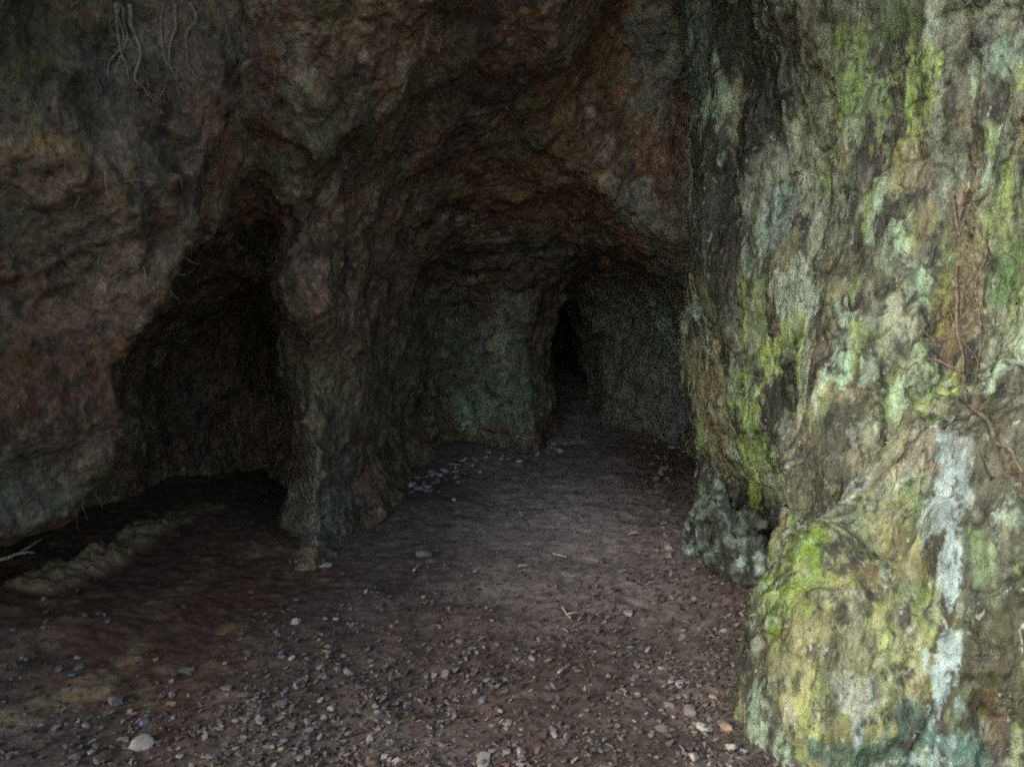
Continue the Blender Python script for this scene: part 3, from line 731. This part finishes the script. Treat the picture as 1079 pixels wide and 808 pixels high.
for k in range(26):
    px, py = random.choice(((random.uniform(470, 700), random.uniform(540, 700)), (random.uniform(640, 710), random.uniform(540, 640)), (random.uniform(420, 760), random.uniform(620, 790))))
    leaf(px, py, random.uniform(6, 12), 'small scrap of dry leaf lying on the path', 'scraps of dry leaf on the path')
def twig(pixs, r, label):
    pts = [Vector(on_ground(*p)) + Vector((0, 0, .012 + r)) for p in pixs]
    bm = bmesh.new(); q = []
    for a, b in zip(pts, pts[1:]): q += [a.lerp(b, f/4) + Vector([random.uniform(-.003, .003) for _ in range(3)]) for f in range(4)]
    q.append(pts[-1]); tube(bm, q, [r*(1-.4*i/len(q)) for i in range(len(q))], 6, .1)
    if len(pixs) > 2: 
        tube(bm, [q[4], q[4] + Vector((.04, .01, .004)), q[4] + Vector((.07, .015, .0))], [r*.7, r*.5, r*.3], 5)
    tag(bm_obj('twig', bm, TM, q[0]), label, 'twig')
twig([(592, 642), (597, 650), (601, 655)], .005, 'forked pale twig in the middle of the path')
twig([(588, 713), (602, 702)], .005, 'straight pale twig in the foreground of the path')
twig([(583, 586), (597, 590)], .006, 'short thick twig farther back on the path')
twig([(546, 599), (558, 598)], .005, 'short pale twig left of the path centre')
twig([(436, 605), (442, 596)], .006, 'short twig leaning by the flat grey stone')
twig([(-5, 596), (20, 588), (44, 572)], .010, 'grey twig against the black hollow at the left edge')

# ================================================================== MOSS (uncountable tufts on the green patches of the right wall)
def moss(name, V, Q, C, sel, n, ln, label, mat):
    N = vnormals(V, Q); idx = np.where(sel)[0]
    if len(idx) == 0: return
    idx = RNG.choice(idx, min(n, len(idx)*3)); m = len(idx)
    p = V[idx] + RNG.randn(m, 3)*.006; nn = N[idx] + RNG.randn(m, 3)*.55 + np.array((0, 0, -.35)); nn /= np.linalg.norm(nn, axis=1)[:, None]
    sd = np.cross(nn, RNG.randn(m, 3)); sd /= np.linalg.norm(sd, axis=1)[:, None]
    L = ln*(.4 + RNG.rand(m)**2*1.4)[:, None]
    W = L*.22
    VV = np.stack([p - sd*W*.5, p + sd*W*.5, p + nn*L*.6 + sd*W*.6, p + nn*L + np.array((0, 0, -1))*L*.3], 1).reshape(-1, 3)
    FF = np.arange(m*4).reshape(-1, 4)
    me = np_mesh(name, VV, FF, smooth=False)
    cc = C[idx]*(.6 + .8*RNG.rand(m))[:, None]; set_color(me, np.repeat(cc, 4, 0))
    tag(link(name, me, mat), label, 'moss', kind='stuff')
MM = attr_material('moss leaves', .8, 80)
Cr = np.empty((len(V_r), 4), np.float32)
bpy.data.objects['cave_wall_right'].data.color_attributes['Col'].data.foreach_get('color', Cr.ravel()); 
g = (Cr[:, 1] > Cr[:, 0]*1.12) & (Cr[:, 1] > Cr[:, 2]*1.25) & (V_r[:, 1] > 1.5) & (V_r[:, 2] < 3.4)
moss('moss', V_r, Q_r, Cr[:, :3], g, 70000, .012, 'short green moss growing on the right cave wall', MM)

def fibres(name, keys, n, ln, cols, sel, label):
    VV, CC = [], []
    for key in keys:
        V, Q = bodies[key]; N = vnormals(V, Q); idx = np.where(sel(V))[0]; idx = RNG.choice(idx, int(n*len(idx)/200000.)+1); m = len(idx)
        p = V[idx] + N[idx]*.004; d = RNG.randn(m, 3)*.7 + np.array((0, 0, -.9)) + N[idx]*.4; d /= np.linalg.norm(d, axis=1)[:, None]
        L = ln*(.3 + RNG.rand(m)**3*2.5)[:, None]; sd = np.cross(d, N[idx] + RNG.randn(m, 3)*.3); sd /= np.linalg.norm(sd, axis=1)[:, None]
        pts = [p]
        for k in range(3):
            d = d + RNG.randn(m, 3)*.35; d /= np.linalg.norm(d, axis=1)[:, None]; pts.append(pts[-1] + d*L/3)
        c = np.array(cols)[RNG.randint(len(cols), size=m)]*(.6 + .8*RNG.rand(m))[:, None]
        for k in range(3):
            w0, w1 = [.0009*(1-.25*q) for q in (k, k+1)]
            VV.append(np.stack([pts[k]-sd*w0, pts[k]+sd*w0, pts[k+1]+sd*w1, pts[k+1]-sd*w1], 1).reshape(-1, 3)); CC.append(np.repeat(c, 4, 0))
    V = np.concatenate(VV); me = np_mesh(name, V, np.arange(len(V)).reshape(-1, 4), smooth=False); set_color(me, np.concatenate(CC))
    tag(link(name, me, MM), label, 'roots', kind='stuff')
fibres('fine_roots', ('l', 'm', 't'), 16000, .045, [(.13, .11, .08), (.22, .20, .16), (.07, .055, .04)], lambda V: (V[:, 1] < 6.2) & (V[:, 2] > .6) & (fbm(V, 1.4, 3, 610.) > -.05), 'fine hair roots and cobwebby threads matted over the dark rock')

# ================================================================== LIGHT
w = bpy.data.worlds.new('World'); scene.world = w; w.use_nodes = True
nt = w.node_tree; bg = nt.nodes['Background']
sky = nt.nodes.new('ShaderNodeTexSky'); sky.sky_type = 'NISHITA'; sky.sun_disc = False
SUN = Vector((-.74, -.52, .50)).normalized()       # direction towards the sun
sky.sun_elevation = math.asin(SUN.z); sky.sun_rotation = math.atan2(SUN.x, SUN.y)
sky.air_density = 1.0; sky.dust_density = 3.0
nt.links.new(sky.outputs[0], bg.inputs[0]); bg.inputs[1].default_value = .15
sd = bpy.data.lights.new('sun', 'SUN'); sd.energy = 1.0; sd.angle = math.radians(30); sd.color = (1, .985, .95)
so = bpy.data.objects.new('sun', sd); col.objects.link(so); so.rotation_euler = SUN.to_track_quat('Z', 'Y').to_euler()

scene.view_settings.view_transform = 'Standard'; scene.view_settings.look = 'None'
scene.view_settings.gamma = 1; scene.view_settings.use_curve_mapping = False
scene.view_settings.exposure = 1.3
scene.cycles.use_denoising = False
scene.cycles.use_adaptive_sampling = False; scene.cycles.filter_width = 2.1
scene.cycles.max_bounces = 6; scene.cycles.diffuse_bounces = 5; scene.cycles.glossy_bounces = 2
scene.cycles.sample_clamp_indirect = 4
